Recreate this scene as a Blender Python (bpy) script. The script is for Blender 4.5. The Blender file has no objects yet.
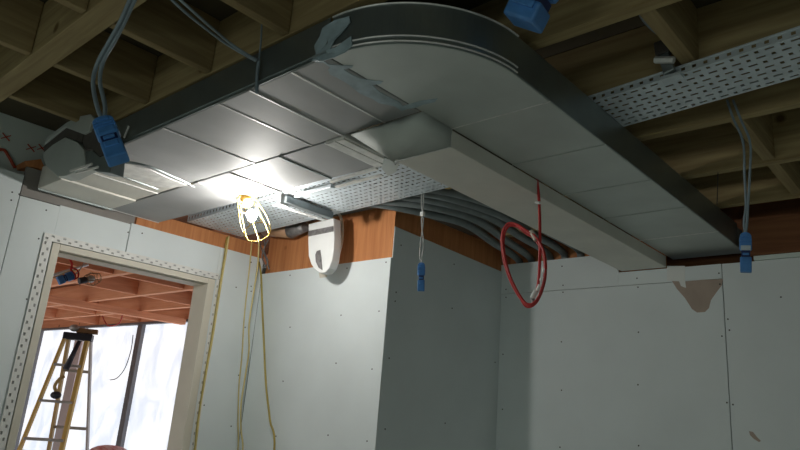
import bpy, math, random
from mathutils import Vector, Matrix
random.seed(4)
sc = bpy.context.scene
col = sc.collection
PI = math.pi

# ------------------------------------------------------------------ camera
FPX = 664.75
yaw, pit, rol = (math.radians(a) for a in (42.702, 16.015, 4.566))
Fw = Vector((-math.sin(yaw)*math.cos(pit), math.cos(yaw)*math.cos(pit), math.sin(pit)))
X0 = Vector((math.cos(yaw), math.sin(yaw), 0)); U0 = X0.cross(Fw)
Xc = X0*math.cos(rol) + U0*math.sin(rol); Uc = -X0*math.sin(rol) + U0*math.cos(rol)
CAM = Vector((0, 0, 1.6))
cd = bpy.data.cameras.new('camera'); cam = bpy.data.objects.new('camera', cd); col.objects.link(cam)
cd.sensor_width = 36; cd.lens = FPX/800*36; cd.clip_start = .02; cd.clip_end = 100
m = Matrix((Xc, Uc, -Fw)).transposed().to_4x4(); m.translation = CAM
cam.matrix_world = m
sc.camera = cam
sc.view_settings.view_transform = 'Standard'; sc.view_settings.look = 'None'
sc.view_settings.gamma = 1; sc.view_settings.use_curve_mapping = False
sc.view_settings.exposure = 0
sc.cycles.use_denoising = True
sc.cycles.max_bounces = 8
sc.cycles.sample_clamp_indirect = 4
sc.cycles.caustics_reflective = False

def at(px, py, ax, v):
    """world point seen at a pixel of the photo, on the plane ax = v"""
    d = Xc*((px-400)/FPX) - Uc*((py-225)/FPX) + Fw
    i = 'xyz'.index(ax)
    return CAM + d*((v-CAM[i])/d[i])

# ------------------------------------------------------------------ materials
def mat(name, colr, rough=.7, metal=0, var=.0, scale=8, bump=0, bscale=60, spec=.5, emit=None, estr=0,
        col2=None, stretch=None, rvar=0):
    M = bpy.data.materials.new(name); M.use_nodes = True
    N = M.node_tree.nodes; L = M.node_tree.links; b = N['Principled BSDF']
    b.inputs['Roughness'].default_value = rough; b.inputs['Metallic'].default_value = metal
    b.inputs['Specular IOR Level'].default_value = spec
    tc = N.new('ShaderNodeTexCoord'); mp = N.new('ShaderNodeMapping')
    L.new(tc.outputs['Object'], mp.inputs[0])
    if stretch: mp.inputs['Scale'].default_value = stretch
    c1 = (*colr, 1)
    if col2 is None:
        c2 = tuple(max(0, c*(1-var)) for c in colr) + (1,)
    else: c2 = (*col2, 1)
    n = N.new('ShaderNodeTexNoise'); n.inputs['Scale'].default_value = scale; n.inputs['Detail'].default_value = 6
    L.new(mp.outputs[0], n.inputs['Vector'])
    r = N.new('ShaderNodeValToRGB'); r.color_ramp.elements[0].position = .35; r.color_ramp.elements[1].position = .65
    r.color_ramp.elements[0].color = c2; r.color_ramp.elements[1].color = c1
    L.new(n.outputs['Fac'], r.inputs[0]); L.new(r.outputs[0], b.inputs['Base Color'])
    if rvar:
        mr = N.new('ShaderNodeMapRange'); mr.inputs['To Min'].default_value = rough-rvar; mr.inputs['To Max'].default_value = rough+rvar
        n3 = N.new('ShaderNodeTexNoise'); n3.inputs['Scale'].default_value = scale*.6; n3.inputs['Detail'].default_value = 4
        L.new(mp.outputs[0], n3.inputs['Vector']); L.new(n3.outputs['Fac'], mr.inputs[0]); L.new(mr.outputs[0], b.inputs['Roughness'])
    if bump:
        n2 = N.new('ShaderNodeTexNoise'); n2.inputs['Scale'].default_value = bscale
        L.new(mp.outputs[0], n2.inputs['Vector'])
        bp = N.new('ShaderNodeBump'); bp.inputs['Strength'].default_value = bump; bp.inputs['Distance'].default_value = .004
        L.new(n2.outputs['Fac'], bp.inputs['Height']); L.new(bp.outputs[0], b.inputs['Normal'])
    if emit:
        b.inputs['Emission Color'].default_value = (*emit, 1); b.inputs['Emission Strength'].default_value = estr
    return M

def wood(name, c1, c2, axis='x', rough=.75):
    """timber with long grain along an axis and a few knots"""
    M = bpy.data.materials.new(name); M.use_nodes = True
    N = M.node_tree.nodes; L = M.node_tree.links; b = N['Principled BSDF']
    b.inputs['Roughness'].default_value = rough; b.inputs['Specular IOR Level'].default_value = .2
    tc = N.new('ShaderNodeTexCoord'); mp = N.new('ShaderNodeMapping')
    mp.inputs['Scale'].default_value = {'x': (.8, 14, 14), 'y': (14, .8, 14), 'z': (14, 14, .8)}[axis]
    L.new(tc.outputs['Object'], mp.inputs[0])
    n = N.new('ShaderNodeTexNoise'); n.inputs['Scale'].default_value = 3; n.inputs['Detail'].default_value = 8; n.inputs['Distortion'].default_value = .6
    L.new(mp.outputs[0], n.inputs['Vector'])
    r = N.new('ShaderNodeValToRGB'); r.color_ramp.elements[0].position = .3; r.color_ramp.elements[1].position = .7
    r.color_ramp.elements[0].color = (*c2, 1); r.color_ramp.elements[1].color = (*c1, 1)
    L.new(n.outputs['Fac'], r.inputs[0])
    v = N.new('ShaderNodeTexVoronoi'); v.inputs['Scale'].default_value = 4.2
    L.new(tc.outputs['Object'], v.inputs['Vector'])
    vr = N.new('ShaderNodeValToRGB'); vr.color_ramp.elements[0].position = .05; vr.color_ramp.elements[1].position = .11
    vr.color_ramp.elements[0].color = (.35, .28, .2, 1); vr.color_ramp.elements[1].color = (1, 1, 1, 1)
    L.new(v.outputs['Distance'], vr.inputs[0])
    mx = N.new('ShaderNodeMix'); mx.data_type = 'RGBA'; mx.blend_type = 'MULTIPLY'; mx.inputs[0].default_value = 1
    L.new(r.outputs[0], mx.inputs[6]); L.new(vr.outputs[0], mx.inputs[7]); L.new(mx.outputs[2], b.inputs['Base Color'])
    return M

MT = dict(
    board=mat('plasterboard', (.775, .835, .845), .85, var=.06, scale=2.5, bump=.05, bscale=40, spec=.2),
    board_green=mat('plasterboard_green', (.72, .82, .78), .85, var=.1, scale=3, spec=.2),
    cream=mat('cream_lining', (.70, .66, .56), .6, var=.08, scale=5),
    head_shade=mat('groove_shade', (.36, .29, .18), .7, var=.1),
    bead=mat('bead_white', (.80, .80, .77), .5, var=.06),
    screw=mat('screw', (.02, .02, .02), .5),
    shadeboard=mat('shade_brown_board', (.30, .28, .26), .8, var=.1),
    beadshade=mat('bead_slot_shade', (.42, .42, .40), .7, var=.1),
    joint=mat('board_joint', (.10, .10, .09), .9),
    joist=wood('joist_pine', (.44, .35, .18), (.28, .205, .10), 'x'),
    joisty=wood('noggin_pine', (.42, .33, .17), (.26, .19, .095), 'y'),
    jred=wood('wall_plate_pine', (.34, .15, .07), (.22, .09, .045), 'x'),
    ojoist=wood('daylit_pine_x', (.95, .50, .30), (.84, .38, .21), 'x'),  # same pine as the main joists, orange daylight tone put into the colour
    daylit_joisty=wood('daylit_pine_y', (.88, .43, .25), (.74, .31, .17), 'y'),
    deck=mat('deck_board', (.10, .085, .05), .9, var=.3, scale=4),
    ply=wood('plywood', (.62, .27, .11), (.47, .18, .07), 'z', .6),
    galv=mat('galvanised', (.43, .44, .445), .66, .3, var=.12, scale=5, bump=.04, bscale=6, rvar=.08),
    galv2=mat('galvanised_dusty', (.59, .635, .61), .5, .4, var=.12, scale=4, bump=.02, bscale=5, rvar=.06),
    galvelbow=mat('galvanised_elbow', (.60, .64, .61), .75, .0, var=.12, scale=5, spec=.2),
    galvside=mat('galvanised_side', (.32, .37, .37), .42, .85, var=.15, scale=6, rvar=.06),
    galvwarm=mat('galvanised_warm', (.80, .785, .72), .55, .1, var=.1, scale=4, rvar=.06),
    cleat=mat('cleat', (.85, .85, .83), .35, .4, var=.2, scale=30),
    seal=mat('sealant', (.42, .54, .60), .55, var=.3, scale=20, bump=.5, bscale=30),
    foil=mat('foil_tape', (.90, .90, .87), .4, .05, var=.2, scale=25, bump=.5, bscale=30),  # pale, barely metallic base with the foil's glints put into its colour
    darkgap=mat('dark_tape', (.09, .08, .07), .6, var=.3, scale=20),
    tray=mat('tray_galv', (.72, .80, .85), .42, .35, var=.15, scale=12),
    strut=mat('strut', (.30, .34, .35), .4, .7, var=.2, scale=15),
    plastic_w=mat('white_plastic', (.78, .79, .78), .4, var=.05),
    tape=mat('grey_tape', (.26, .25, .25), .45, .3, var=.4, scale=40),
    pipe=mat('brown_pipe', (.45, .26, .15), .5, var=.2),
    conduit=mat('conduit', (.20, .235, .24), .42, var=.2, scale=20),
    cable=mat('grey_cable', (.27, .34, .39), .45, var=.15, scale=20),
    cable_w=mat('pale_cable', (.45, .46, .45), .35, var=.3, scale=60),
    yellow=mat('yellow_cable', (.68, .56, .24), .45, var=.15, scale=20),
    olive=mat('olive_cable', (.42, .33, .07), .45, var=.15, scale=20),
    cage=mat('cage_yellow', (.85, .55, .12), .4, var=.1),
    blue=mat('blue_plastic', (.09, .29, .70), .38, var=.15, scale=30),
    bluedark=mat('blue_dark', (.01, .03, .14), .4, var=.2),
    label=mat('label_white', (.6, .68, .75), .6, var=.1, scale=200),
    red=mat('red_cable', (.55, .03, .03), .4, var=.15, scale=20),
    redtape=mat('red_ribbon', (.75, .03, .02), .5),
    floor=mat('concrete', (.58, .56, .50), .8, var=.2, scale=3, bump=.1),
    floor2=mat('screed', (.80, .77, .73), .8, var=.12, scale=3),
    mull=mat('mullion', (.16, .16, .17), .5),
    mullp=mat('stud_pinkgrey', (.60, .52, .52), .6),
    lad_y=mat('ladder_yellow', (.80, .52, .14), .5, var=.1),
    lad_b=mat('ladder_brown', (.60, .40, .16), .5, var=.1),
    alu=mat('aluminium', (.60, .56, .54), .5, .2, var=.1),
    black=mat('black_plastic', (.035, .035, .05), .5),
    block=mat('timber_block', (.42, .24, .11), .7, var=.2),
    sack=mat('striped_bundle', (.80, .62, .60), .8, col2=(.60, .20, .20), scale=9, stretch=(1, 6, 1)),
    paper=mat('torn_paper', (.46, .37, .31), .9, var=.1, scale=12),
    plaster=mat('filler', (.80, .82, .80), .8, var=.04),
    redpipe=mat('red_pipe', (.50, .07, .03), .5),
)
# the work lamp's bulb
MT['bulb'] = mat('bulb_lit', (1, 1, 1), .4, emit=(1, .965, .91), estr=700)
# plastic sheeting over the window openings with daylight behind it
def pane_mat():
    M = bpy.data.materials.new('plastic_sheeting_daylight'); M.use_nodes = True
    N = M.node_tree.nodes; L = M.node_tree.links; b = N['Principled BSDF']
    b.inputs['Base Color'].default_value = (.8, .84, .9, 1); b.inputs['Roughness'].default_value = .5
    tc = N.new('ShaderNodeTexCoord'); mp = N.new('ShaderNodeMapping'); mp.inputs['Scale'].default_value = (1.6, 1, .9)
    L.new(tc.outputs['Object'], mp.inputs[0])
    n = N.new('ShaderNodeTexNoise'); n.inputs['Scale'].default_value = 1.7; n.inputs['Detail'].default_value = 7; n.inputs['Distortion'].default_value = 1.2
    L.new(mp.outputs[0], n.inputs['Vector'])
    r = N.new('ShaderNodeValToRGB'); r.color_ramp.elements[0].position = .38; r.color_ramp.elements[1].position = .6
    r.color_ramp.elements[0].color = (.62, .70, .80, 1); r.color_ramp.elements[1].color = (.93, .96, 1.0, 1)
    L.new(n.outputs['Fac'], r.inputs[0]); L.new(r.outputs[0], b.inputs['Emission Color'])
    b.inputs['Emission Strength'].default_value = .98
    return M
MT['pane'] = pane_mat()

# ------------------------------------------------------------------ mesh helpers
class MB:
    def __init__(s): s.v = []; s.f = []
    def add(s, vs, fs):
        o = len(s.v); s.v += [tuple(v) for v in vs]; s.f += [tuple(i+o for i in f) for f in fs]; return s
    def box(s, x0, x1, y0, y1, z0, z1):
        vs = [(x, y, z) for x in (x0, x1) for y in (y0, y1) for z in (z0, z1)]
        return s.add(vs, [(0, 1, 3, 2), (4, 6, 7, 5), (0, 4, 5, 1), (2, 3, 7, 6), (0, 2, 6, 4), (1, 5, 7, 3)])
    def bar(s, p, q, w, h, up=(0, 0, 1)):
        p = Vector(p); q = Vector(q); d = (q-p).normalized(); u = Vector(up)
        a = d.cross(u).normalized()*w/2; b = a.cross(d).normalized()*h/2
        vs = [c+i*a+j*b for c in (p, q) for i in (-1, 1) for j in (-1, 1)]
        return s.add(vs, [(0, 1, 3, 2), (4, 6, 7, 5), (0, 4, 5, 1), (2, 3, 7, 6), (0, 2, 6, 4), (1, 5, 7, 3)])
    def prism(s, pts, d):
        """polygon pts (3-D) pushed along vector d"""
        d = Vector(d); n = len(pts); a = [Vector(p) for p in pts]
        return s.add(a+[p+d for p in a], [tuple(range(n)), tuple(range(2*n-1, n-1, -1))]+[(i, (i+1) % n, n+(i+1) % n, n+i) for i in range(n)])
    def tube(s, pts, r, n=8, smooth=6, r2=None, closed_curve=False):
        pts = [Vector(p) for p in pts]
        if smooth and len(pts) > 2: pts = spline(pts, smooth, closed_curve)
        m = len(pts); fr = None; o = len(s.v); vs = []; fs = []
        for i, p in enumerate(pts):
            if closed_curve: t = (pts[(i+1) % m]-pts[i-1])
            else: t = pts[min(i+1, m-1)]-pts[max(i-1, 0)]
            t.normalize()
            if fr is None:
                a = Vector((0, 0, 1)) if abs(t.z) < .9 else Vector((1, 0, 0))
                fr = t.cross(a).normalized()
            fr = (fr-t*fr.dot(t)).normalized(); b = t.cross(fr)
            rr = r if r2 is None else r+(r2-r)*i/(m-1)
            for k in range(n):
                a = 2*PI*k/n; vs.append(p+rr*(math.cos(a)*fr+math.sin(a)*b))
        R = m if closed_curve else m-1
        for i in range(R):
            for k in range(n):
                j = (i+1) % m
                fs.append((i*n+k, i*n+(k+1) % n, j*n+(k+1) % n, j*n+k))
        if not closed_curve:
            fs.append(tuple(range(n-1, -1, -1))); fs.append(tuple((m-1)*n+k for k in range(n)))
        return s.add(vs, fs)
    def ball(s, c, r, sx=1, sy=1, sz=1, n=12, m=8):
        c = Vector(c); vs = [c+Vector((0, 0, -r*sz))]; fs = []
        for i in range(1, m):
            t = -PI/2+PI*i/m
            for k in range(n):
                a = 2*PI*k/n; vs.append(c+Vector((r*sx*math.cos(t)*math.cos(a), r*sy*math.cos(t)*math.sin(a), r*sz*math.sin(t))))
        vs.append(c+Vector((0, 0, r*sz)))
        for k in range(n): fs.append((0, 1+(k+1) % n, 1+k)); fs.append((len(vs)-1, 1+(m-2)*n+k, 1+(m-2)*n+(k+1) % n))
        for i in range(m-2):
            for k in range(n): fs.append((1+i*n+k, 1+i*n+(k+1) % n, 1+(i+1)*n+(k+1) % n, 1+(i+1)*n+k))
        return s.add(vs, fs)
    def perf(s, o, u, v, nu, nv, pu, pv, pat='tray'):
        """perforated sheet: nu x nv cells with a real hole each, from corner o along unit vectors u, v"""
        o = Vector(o); u = Vector(u); v = Vector(v)
        for j in range(nv):
            for i in range(nu):
                c0 = o+u*(i*pu)+v*(j*pv)
                if pat == 'tray':
                    hu, hv = ((.74, .27) if (i+j) % 2 == 0 else (.33, .42))
                elif pat == 'flange': hu, hv = .36, .42
                else: hu, hv = .52, .26
                a0, a1, b0, b1 = pu*(1-hu)/2, pu*(1+hu)/2, pv*(1-hv)/2, pv*(1+hv)/2
                sh = (i % 2-.5)*pv*.4 if pat == 'bead' else 0
                P = [c0, c0+u*pu, c0+u*pu+v*pv, c0+v*pv, c0+u*a0+v*(b0+sh), c0+u*a1+v*(b0+sh), c0+u*a1+v*(b1+sh), c0+u*a0+v*(b1+sh)]
                s.add(P, [(0, 1, 5, 4), (1, 2, 6, 5), (2, 3, 7, 6), (3, 0, 4, 7)])
        return s
    def build(s, name, material, parent=None, smooth=False, bevel=0, solid=0, origin=None):
        me = bpy.data.meshes.new(name)
        vs = s.v
        if parent is None and origin is None and vs:
            n = len(vs)
            origin = (sum(v[0] for v in vs)/n, sum(v[1] for v in vs)/n, min(v[2] for v in vs))
        off = Vector(origin) if (parent is None and origin is not None) else Vector((0, 0, 0))
        if parent is not None:
            q = parent
            while q is not None: off = off+q.location; q = q.parent
        me.from_pydata([tuple(Vector(v)-off) for v in vs], [], s.f); me.validate(); me.update()
        import bmesh
        bm = bmesh.new(); bm.from_mesh(me)
        if solid: bmesh.ops.remove_doubles(bm, verts=bm.verts, dist=1e-6)
        bmesh.ops.recalc_face_normals(bm, faces=bm.faces)
        bm.to_mesh(me); bm.free()
        if smooth:
            for p in me.polygons: p.use_smooth = len(p.vertices) <= 4
        me.materials.append(material)
        o = bpy.data.objects.new(name, me); col.objects.link(o)
        if parent is not None: o.parent = parent
        else: o.location = off
        if solid:
            d = o.modifiers.new('solid', 'SOLIDIFY'); d.thickness = solid; d.offset = 0
        if bevel:
            d = o.modifiers.new('bevel', 'BEVEL'); d.width = bevel; d.segments = 2; d.limit_method = 'ANGLE'
        return o

def spline(P, k, closed=False):
    out = []; n = len(P)
    R = range(n) if closed else range(n-1)
    for i in R:
        g = (lambda j: P[j % n]) if closed else (lambda j: P[max(0, min(n-1, j))])
        a, b, c, d = g(i-1), g(i), g(i+1), g(i+2)
        for j in range(k):
            t = j/k
            out.append(.5*((2*b)+(c-a)*t+(2*a-5*b+4*c-d)*t*t+(3*b-a-3*c+d)*t**3))
    if not closed: out.append(P[-1])
    return out

def tag(o, label=None, cat=None, group=None, kind=None):
    if label: o['label'] = label
    if cat: o['category'] = cat
    if group: o['group'] = group
    if kind: o['kind'] = kind
    return o
def thing(name, loc, label, cat, group=None):
    o = bpy.data.objects.new(name, None); col.objects.link(o); o.location = Vector(loc); o.empty_display_size = .05
    return tag(o, label, cat, group)
def struct(o): o['kind'] = 'structure'; return o

# ------------------------------------------------------------------ room dimensions (metres)
XL, Y1, X1, Y2 = -3.46, 2.491, -2.345, 3.545     # left wall, boxed-in column front, its side, far wall
ZJ, ZD = 2.70, 2.91                              # underside of joists, underside of deck
XR, YB = 2.6, -2.6
ZO = 2.50                                        # underside of joists in the next room
YW = 4.15                                        # window wall of the next room
DY0, DY1, DZ = 1.256, 2.116, 2.262               # door opening
TW = .14

def boards(name, mk, pieces, gap=.0025, back=None):
    """a plasterboard wall made of boards with open butt joints over a dark backing"""
    b = MB()
    for p in pieces: b.box(*p)
    o = struct(b.build(name, MT['board'], bevel=.001))
    if back:
        k = MB()
        for p in back: k.box(*p)
        k.build('joint_backing', MT['joint'], o)
    return o

# left wall
g = .002
sy = at(12.5, 225, 'x', XL).y; sy2 = at(128, 240, 'x', XL).y
wl = boards('wall_left', 0, [
    (XL-.012, XL, YB, sy-g, 0, 2.59),
    (XL-.012, XL, sy+g, DY0-.04, 0, 2.485), (XL-.012, XL, DY0-.04, sy2-g, DZ+.04, 2.492),
    (XL-.012, XL, sy2+g, DY1+.05, DZ+.04, 2.50), (XL-.012, XL, DY1+.05, Y1, 0, 2.50)],
    back=[(XL-TW, XL-.014, YB, DY0-.04, 0, 2.47), (XL-TW, XL-.014, DY0-.04, DY1+.05, DZ+.04, 2.47), (XL-TW, XL-.014, DY1+.05, Y1+.1, 0, 2.47)])
wf = boards('wall_column_front', 0, [(XL+.002, X1, Y1, Y1+.012, 0, 2.402)], back=[(XL, X1-.02, Y1+.014, Y1+.05, 0, 2.39)])
wsd = MB().prism([(X1, Y1+.013, 0), (X1, Y1+.013, 2.575), (X1, Y2-.002, 2.545), (X1, Y2-.002, 0)], (-.012, 0, 0)).build('wall_column_side', MT['board'])
struct(wsd)
b = MB().bar((X1+.001, Y1+.004, 0), (X1+.001, Y1+.004, 2.56), .012, .012)
b.build('corner_bead', MT['bead'], wsd)
sx = at(726.4, 337, 'x', 0).x if False else -1.015
zs = 2.398
WF = [(X1-.01, sx-g, Y2, Y2+.012, 0, zs-.0012), (sx+g, XR, Y2, Y2+.012, 0, 2.475),
      (X1-.01, -1.565, Y2, Y2+.012, zs+.0012, 2.590), (-1.565, sx-g, Y2, Y2+.012, zs+.0012, 2.476)]
wfar = boards('wall_far', 0, WF, back=[(X1-.01, XR, Y2+.014, Y2+.06, 0, 2.46)])
struct(MB().box(XR, XR+.1, YB, Y2+.06, 0, ZD).build('wall_right', MT['board']))
struct(MB().box(XL-.7, XR+.1, Y2+.25, Y2+.3, 2.3, ZD).build('light_stop_far', MT['jred']))  # added dark panel, stops outside light leaking over the far wall
# rear wall with two made-up window openings for fill light (unseen, behind the camera)
b = MB()
b.box(XL-TW, -2.0, YB-.1, YB, 0, ZD); b.box(-.4, .3, YB-.1, YB, 0, ZD); b.box(1.9, XR, YB-.1, YB, 0, ZD)
for x0, x1 in ((-2.0, -.4), (.3, 1.9)): b.box(x0, x1, YB-.1, YB, 0, .9); b.box(x0, x1, YB-.1, YB, 2.2, ZD)
struct(b.build('wall_back', MT['board']))
for i, (x0, x1) in enumerate(((-2.0, -.4), (.3, 1.9))):
    f = MB()
    f.box(x0, x1, YB-.08, YB-.03, .9, .95); f.box(x0, x1, YB-.08, YB-.03, 2.15, 2.2)
    f.box(x0, x0+.05, YB-.08, YB-.03, .95, 2.15); f.box(x1-.05, x1, YB-.08, YB-.03, .95, 2.15); f.box((x0+x1)/2-.02, (x0+x1)/2+.02, YB-.08, YB-.03, .95, 2.15)
    struct(f.build('window_%d' % (i+4), MT['mull']))  # made-up window frame, unseen, around the fill light
    la = bpy.data.lights.new('fill_light', 'AREA'); la.shape = 'RECTANGLE'; la.size = x1-x0-.1; la.size_y = 1.2  # added fill light, out of view in the made-up opening
    la.energy = 17; la.color = (.90, 1.0, .91)
    lo = bpy.data.objects.new('fill_light', la); col.objects.link(lo); lo.location = ((x0+x1)/2, YB-.02, 1.55); lo.rotation_euler = (PI/2-.95, 0, 0)
struct(MB().box(XL, XR+.1, YB-.1, Y2+.06, -.1, 0).build('floor', MT['floor']))
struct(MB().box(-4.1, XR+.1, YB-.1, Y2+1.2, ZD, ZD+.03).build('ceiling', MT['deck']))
# surface beyond the left wall, seen over the top of its boards
o = struct(MB().box(-3.63, -3.605, -.6, 1.5, 2.50, ZD).build('wall_service_void', MT['board_green']))
for px, py in ((6, 137), (31, 148), (42, 148)):
    c = at(px, py, 'x', -3.603); k = MB()
    k.bar(c+Vector((0, -.02, -.015)), c+Vector((0, .02, .015)), .004, .006, (1, 0, 0)).bar(c+Vector((0, -.02, .015)), c+Vector((0, .02, -.015)), .004, .006, (1, 0, 0))
    k.build('red_cross_mark', MT['redpipe'], o)

# screws in the boards
def screws(wall, ax, v, pts):
    first = None
    for px, py in pts:
        p = at(px, py, ax, v)
        if first is None:
            n = Vector({'x': (1, 0, 0), 'y': (0, -1, 0)}[ax])
            first = MB().tube([-n*.001, n*.0012], .0042, 8, 0).build('screw', MT['screw'])
            s = first
        else: s = first.copy(); col.objects.link(s)
        s.parent = wall; s.location = p-wall.location
screws(wl, 'x', XL, [(12, 193), (11, 201), (19, 195), (46, 211), (128, 233), (142, 234), (38.5, 239.5), (26.5, 300), (251, 263), (251, 287), (251, 292), (245, 328), (238.5, 376), (231, 427), (204, 406), (236, 288)])
screws(wf, 'y', Y1, [(347, 269), (290, 276), (386, 263), (341, 316), (379, 312), (290, 328), (283, 382), (336, 364), (372, 370), (328, 436), (276, 437), (367, 442)])
screws(wsd, 'x', X1, [(454, 265), (452, 309), (396, 293), (395, 302), (401, 246), (389, 359), (385, 430), (445, 424), (495, 363)])
screws(wfar, 'y', Y2, [(562, 267), (563, 286), (563, 293), (506, 290), (506, 298), (503, 355), (502.5, 410), (561.5, 342.5), (561.5, 391), (560, 448), (637, 279), (638, 288), (638.5, 333), (638, 385.5), (638.7, 446.5), (719, 274), (720, 285), (728, 320), (729.5, 331), (722, 337), (727, 403.5), (733, 405.5), (781, 298)])
# brown torn patch and filler on the far wall
def patch(name, pts, ax, v, m, parent, d, t=.001):
    q = [at(x, y, ax, v) for x, y in pts]
    return MB().prism(q, Vector(d)*t).build(name, MT[m], parent)
o = patch('torn_paper_patch', [(672, 281), (684, 281.5), (700, 280), (723, 279), (722, 285), (716, 293), (711, 300), (709, 308), (705, 312), (697, 312.5), (692, 309), (685, 298), (677, 289)], 'y', Y2, 'paper', wfar, (0, -1, 0))
tag(o, 'brown torn paper patch')
patch('filler_patch', [(667, 266), (685, 266), (685, 279), (686, 288), (681, 286), (679, 281), (667, 281)], 'y', Y2-.0005, 'plaster', wfar, (0, -1, 0))
tag(patch('scuff_mark', [(749, 431), (753, 432), (757, 437), (761, 441), (759, 442), (754, 439), (750, 435)], 'y', Y2, 'paper', wfar, (0, -1, 0), .0005), 'small brown scuff')

# ------------------------------------------------------------------ door lining and beads
b = MB()
b.box(XL-TW-.01, XL+.004, DY0-.036, DY0, 0, DZ+.036)
b.box(XL-TW-.01, XL+.004, DY1, DY1+.048, 0, DZ+.036)
b.box(XL-.02, XL+.004, DY0, DY1, DZ+.004, DZ+.036)
b.box(XL-TW-.01, XL-.032, DY0, DY1, DZ-.002, DZ+.036)
struct(b.build('door_1', MT['cream'], bevel=.002))
struct(MB().box(XL-.032, XL-.02, DY0, DY1, DZ+.018, DZ+.03).build('trim_1', MT['head_shade']))  # brown strip paints the shadow line into the head groove
bd = MB()
zt = 2.336
n = int(zt/.028)
bd.perf((XL+.009, DY0-.086, zt-.036-n*.028), (0, 0, 1), (0, 1, 0), n, 1, .028, .040, 'bead')
ny = int((DY1+.085-(DY0-.086))/.028)
bd.perf((XL+.009, DY0-.086, zt-.036), (0, 1, 0), (0, 0, 1), ny, 1, .028, .036, 'bead')
bd.perf((XL+.009, DY1+.052, zt-.034-80*.028), (0, 0, 1), (0, 1, 0), 80, 1, .028, .034, 'bead')
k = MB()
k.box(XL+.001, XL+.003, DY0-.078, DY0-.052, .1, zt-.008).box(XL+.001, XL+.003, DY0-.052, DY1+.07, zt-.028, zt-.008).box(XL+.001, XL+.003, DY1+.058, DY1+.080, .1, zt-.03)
struct(k.build('trim_8', MT['beadshade']))  # grey strip added behind the bead, painting shade into its slots
struct(bd.build('trim_2', MT['bead'], solid=.001))

# ------------------------------------------------------------------ plywood above the boards
o = MB().box(XL-.02, XL-.002, 1.62, Y1, 2.47, 2.585).build('plywood_panel', MT['ply'], bevel=.001)
tag(o, 'orange plywood strip above the boards over the doorway wall', 'plywood')
o = MB().box(XL+.02, X1-.004, Y1+.012, Y1+.026, 2.35, 2.70).build('plywood_panel', MT['ply'], bevel=.001)
tag(o, 'orange plywood sheet above the brightly lit column face', 'plywood')
o = MB().box(X1-.022, X1-.006, Y1+.03, Y2, 2.50, 2.70).build('plywood_panel', MT['ply'], bevel=.001)
tag(o, 'shaded reddish plywood strip above the dark column side, under the conduits', 'plywood')
o = MB().box(X1+.02, -1.32, Y2+.064, Y2+.08, 2.45, 2.70).build('plywood_panel', MT['ply'], bevel=.001)
tag(o, 'small orange plywood piece over the far wall boards beside the lower duct', 'plywood')
o = MB().box(-.90, 2.4, Y2-.03, Y2+.04, 2.50, 2.68).build('wall_plate', MT['jred'], bevel=.002)
tag(o, 'dark red-brown timber plate on top of the far wall, right of the ducts', 'timber')
o = MB().box(-.86, 2.4, Y2-.012, Y2+.01, 2.477, 2.498).build('packer_strip', MT['board_green'])
tag(o, 'thin grey-green strip between far wall boards and red-brown timber plate', 'strip')

# ------------------------------------------------------------------ main ceiling joists and noggins
def joist(y, x0, x1, label, group='joists of the main ceiling', w=.045, z0=ZJ, m='joist', z1=None):
    o = MB().box(x0, x1, y-w/2, y+w/2, z0, z1 or ZD-.002).build('ceiling_joist', MT[m], bevel=.003)
    return tag(o, label, 'joist', group)
joist(1.095, -3.1, 2.5, 'long pine joist directly behind the upper left edge of the big duct', w=.05)
joist(1.545, -2.2, 2.5, 'pine joist crossing behind the duct elbow, above the topmost blue connector')
joist(1.95, -1.5, 2.5, 'pine joist with a knot directly above the right-hand perforated tray')
joist(2.35, -1.5, 2.5, 'pine joist just beyond the right-hand perforated tray')
joist(2.84, -2.2, 2.5, 'second pine joist beyond the right-hand perforated tray')
joist(3.31, -2.2, 2.5, 'pine joist nearest the far wall, right of the ducts')
joist(.672, -2.95, 2.0, 'wide pale pine beam crossing the top left corner of the ceiling', w=.08)
XN = (-1.53, -1.955, -2.39, -2.83)
nl = ['nearest the duct elbow', 'second from the duct elbow', 'third from the duct elbow', 'fourth from the elbow, at far left']
for i, x in enumerate(XN):
    o = MB().box(x-.017, x+.017, .714, 1.068, ZJ+.004, ZD-.002).build('ceiling_noggin', MT['joisty'], bevel=.003)
    tag(o, 'short pine noggin beside the big duct, '+nl[i], 'noggin', 'noggins of the main ceiling')
    o = MB().box(x-.017, x+.017, -.2, .630, ZJ+.004, ZD-.002).build('ceiling_noggin', MT['joisty'], bevel=.003)
    tag(o, 'pine timber before the wide beam, '+nl[i], 'noggin', 'noggins of the main ceiling')
for y0, y1, lab in ((1.57, 1.925, 'above the tray hanger bracket'), (2.375, 2.815, 'in the bay just beyond the right tray'), (2.865, 3.285, 'in the bay nearest the far wall')):
    o = MB().box(-.625, -.58, y0, y1, ZJ+.006, ZD-.002).build('ceiling_noggin', MT['joisty'], bevel=.003)
    tag(o, 'short pine noggin '+lab, 'noggin', 'noggins of the main ceiling')

# ------------------------------------------------------------------ the big flat duct
DA, DB, DZ0, DZ1 = 1.055, 1.462, 2.545, 2.657    # left run: near and far edge, underside, top
RX0, RX1 = -1.294, -.92                          # right run
duct = thing('ventilation_duct', (-1.3, 1.43, DZ0), 'large flat galvanised duct with rounded elbow and grey sealant, under the joists', 'duct')
cuts = [-1.30, -1.455, -1.66, -1.83, -2.187, -2.56, -2.70]
for i in range(len(cuts)-1):
    s = MB().box(cuts[i+1]+.0008, cuts[i]-.0008, DA, DB, DZ0+(.0015 if i % 2 else 0), DZ1).build('duct_section', MT['galv'], duct, bevel=.003)
    k = MB().box(cuts[i+1]-.004, cuts[i+1]+.004, DA-.001, DB, DZ0-.0016, DZ0+.001)
    if i in (0, 1, 2, 3): k.build('joint_cleat', MT['cleat'], s)
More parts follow.
